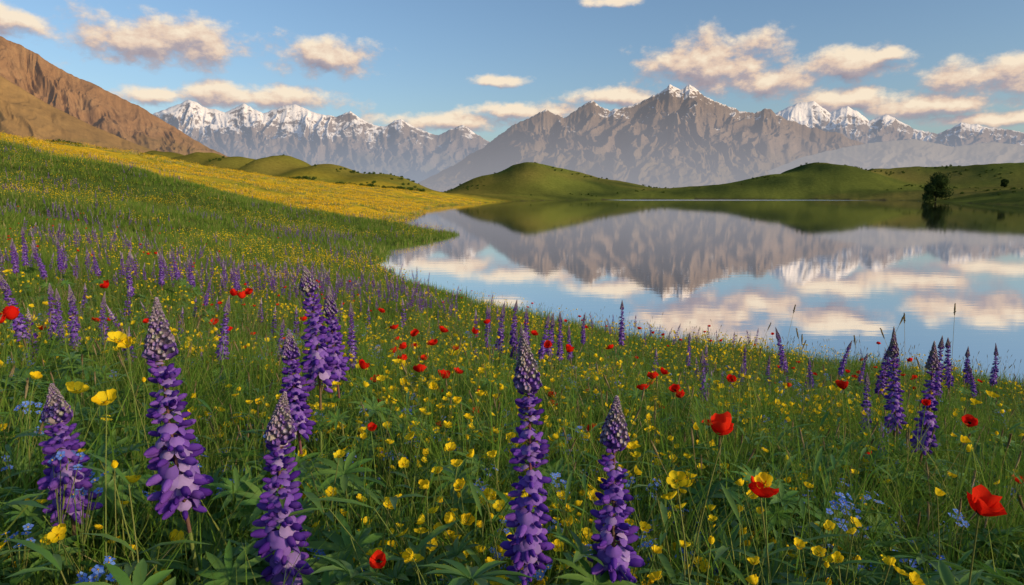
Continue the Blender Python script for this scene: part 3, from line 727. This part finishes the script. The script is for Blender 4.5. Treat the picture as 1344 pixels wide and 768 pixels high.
# ------------------------------------------------------------ sun, cloud shadow, world
EL=math.radians(17); AZ=math.radians(120)
S=np.array([math.cos(EL)*math.sin(AZ),math.cos(EL)*math.cos(AZ),math.sin(EL)])
sl=bpy.data.lights.new('sun','SUN'); sl.energy=5.0; sl.angle=math.radians(.6); sl.color=(1,.74,.45)
so=bpy.data.objects.new('sun',sl); SC.collection.objects.link(so)
so.rotation_euler=Vector((-S).tolist()).to_track_quat('-Z','Y').to_euler(); so.location=(50,-50,80)
m,nt,nd,lk=newmat('thin_shade_cloud')  # see-through material of the added shading cloud, only dims the sun
d_=nd.new('ShaderNodeBsdfDiffuse'); d_.inputs[0].default_value=(.85,.85,.85,1); tb=nd.new('ShaderNodeBsdfTransparent')
mx=nd.new('ShaderNodeMixShader'); mx.inputs[0].default_value=.22; lk.new(d_.outputs[0],mx.inputs[2]); lk.new(tb.outputs[0],mx.inputs[1])
o=nd.new('ShaderNodeOutputMaterial'); lk.new(mx.outputs[0],o.inputs[0]); M['shade_cloud']=m
mb=MB(); ctr=np.array([-30,12,3])+S*1500  # unseen cloud added toward the sun to shade the foreground
BX=nrm(np.cross(S,(0,0,1))); BY=nrm(np.cross(BX,S))
EB=ellipsoid(24,14)
V=EB[0].copy()
k=1+.12*np.sin(V[:,0]*9+1)*np.cos(V[:,1]*7)+.08*np.sin(V[:,2]*13+V[:,0]*11)
V=V*k[:,None]
W=V[:,0:1]*BX*76+V[:,1:2]*S*40+V[:,2:3]*BY*62
mb.add(W,EB[1],'shade_cloud')
link('shade_cloud',mb.mesh('shade_cloud'),ctr.tolist())

w=bpy.data.worlds.new('World'); SC.world=w; w.use_nodes=True; nt=w.node_tree; nt.nodes.clear(); nd=nt.nodes; lk=nt.links
try: w.cycles.sampling_method='NONE'
except Exception as ex: print(ex)
def skybg():
    sky=nd.new('ShaderNodeTexSky'); sky.sky_type='NISHITA'; sky.sun_disc=False; sky.sun_elevation=EL; sky.sun_rotation=AZ
    sky.air_density=1.0; sky.dust_density=1.4; sky.ozone_density=3.0
    bg=nd.new('ShaderNodeBackground'); bg.inputs[1].default_value=.15; lk.new(sky.outputs[0],bg.inputs[0]); return bg
bg=skybg()
CL=[(10,28,50,20),(200,54,130,38),(425,76,90,28),(330,128,150,20),(215,124,60,14),(655,106,50,10),(940,84,115,48),(1015,106,80,28),
 (1112,86,76,27),(1172,72,38,12),(1320,98,95,30),(1115,130,85,20),(1220,140,100,18),(805,128,80,14),(690,146,100,15),(800,2,50,8),(590,160,120,16),(1290,158,90,12),(-120,80,120,30),(1500,90,120,30)]
grp=bpy.data.node_groups.new('cloud_density','ShaderNodeTree')
grp.interface.new_socket('P',in_out='INPUT',socket_type='NodeSocketVector'); grp.interface.new_socket('D',in_out='OUTPUT',socket_type='NodeSocketFloat')
gi=grp.nodes.new('NodeGroupInput'); go=grp.nodes.new('NodeGroupOutput')
nz=grp.nodes.new('ShaderNodeTexNoise'); nz.inputs['Scale'].default_value=21; nz.inputs['Detail'].default_value=6; nz.inputs['Roughness'].default_value=.60
vm=grp.nodes.new('ShaderNodeVectorMath'); vm.operation='MULTIPLY'; vm.inputs[1].default_value=(1,1.5,1); grp.links.new(gi.outputs[0],vm.inputs[0]); grp.links.new(vm.outputs[0],nz.inputs['Vector'])
cur=None
for cx,cy,rx,ry in CL:
    dv=ray(cx,cy); az=math.atan2(dv[0],dv[1]); el=math.atan2(dv[2],math.hypot(dv[0],dv[1]))
    a=grp.nodes.new('ShaderNodeVectorMath'); a.operation='SUBTRACT'; a.inputs[1].default_value=(az,el,0); grp.links.new(gi.outputs[0],a.inputs[0])
    b=grp.nodes.new('ShaderNodeVectorMath'); b.operation='MULTIPLY'; b.inputs[1].default_value=(F/rx,F/ry,0); grp.links.new(a.outputs[0],b.inputs[0])
    l=grp.nodes.new('ShaderNodeVectorMath'); l.operation='LENGTH'; grp.links.new(b.outputs[0],l.inputs[0])
    cur=l.outputs['Value'] if cur is None else mathn(grp,'MINIMUM',cur,l.outputs['Value'])
mm=mathn(grp,'MAXIMUM',mathn(grp,'MULTIPLY',mathn(grp,'SUBTRACT',1.0,cur),1.4),-1.6)
dn=mathn(grp,'ADD',mm,mathn(grp,'MULTIPLY',mathn(grp,'SUBTRACT',nz.outputs['Fac'],.5),3.0))
grp.links.new(dn,go.inputs[0])
tc=nd.new('ShaderNodeTexCoord'); nv=nd.new('ShaderNodeVectorMath'); nv.operation='NORMALIZE'; lk.new(tc.outputs['Generated'],nv.inputs[0])
sp=nd.new('ShaderNodeSeparateXYZ'); lk.new(nv.outputs[0],sp.inputs[0])
az=mathn(nt,'ARCTAN2',sp.outputs[0],sp.outputs[1]); el=mathn(nt,'ARCSINE',sp.outputs[2])
cb=nd.new('ShaderNodeCombineXYZ'); lk.new(az,cb.inputs[0]); lk.new(el,cb.inputs[1])
sh=nd.new('ShaderNodeVectorMath'); sh.operation='ADD'; sh.inputs[1].default_value=(.005,.013,0); lk.new(cb.outputs[0],sh.inputs[0])
g1=nd.new('ShaderNodeGroup'); g1.node_tree=grp; lk.new(cb.outputs[0],g1.inputs[0])
g2=nd.new('ShaderNodeGroup'); g2.node_tree=grp; lk.new(sh.outputs[0],g2.inputs[0])
mr=nd.new('ShaderNodeMapRange'); mr.interpolation_type='SMOOTHSTEP'; mr.inputs[1].default_value=.05; mr.inputs[2].default_value=.95; mr.inputs[4].default_value=.96
lk.new(g1.outputs[0],mr.inputs[0])
lit=mathn(nt,'ADD',.50,mathn(nt,'MULTIPLY',mathn(nt,'SUBTRACT',g1.outputs[0],g2.outputs[0]),.5),clamp=True)
cc=ramp(nt,lit,[(0,(.29,.26,.32)),(.38,(.46,.39,.41)),(.62,(.82,.62,.48)),(.9,(1.0,.84,.64))])
bg2=nd.new('ShaderNodeBackground'); bg2.inputs[1].default_value=.97; lk.new(cc,bg2.inputs[0])
mx=nd.new('ShaderNodeMixShader'); lk.new(mr.outputs[0],mx.inputs[0]); lk.new(bg.outputs[0],mx.inputs[1]); lk.new(bg2.outputs[0],mx.inputs[2])
reg=mathn(nt,'MULTIPLY',mathn(nt,'MULTIPLY',mathn(nt,'GREATER_THAN',sp.outputs[2],0.0),mathn(nt,'LESS_THAN',sp.outputs[2],.36)),mathn(nt,'GREATER_THAN',sp.outputs[1],.42))
mo=nd.new('ShaderNodeMixShader'); lk.new(reg,mo.inputs[0]); lk.new(skybg().outputs[0],mo.inputs[1]); lk.new(mx.outputs[0],mo.inputs[2])
o=nd.new('ShaderNodeOutputWorld'); lk.new(mo.outputs[0],o.inputs[0])

# ------------------------------------------------------------ camera
cd=bpy.data.cameras.new('camera'); cd.lens=24; cd.sensor_width=36; cd.clip_start=.05; cd.clip_end=60000
co=bpy.data.objects.new('camera',cd); co.location=(0,0,CAMZ); co.rotation_euler=(math.pi/2-PITCH,0,0)
SC.collection.objects.link(co); SC.camera=co
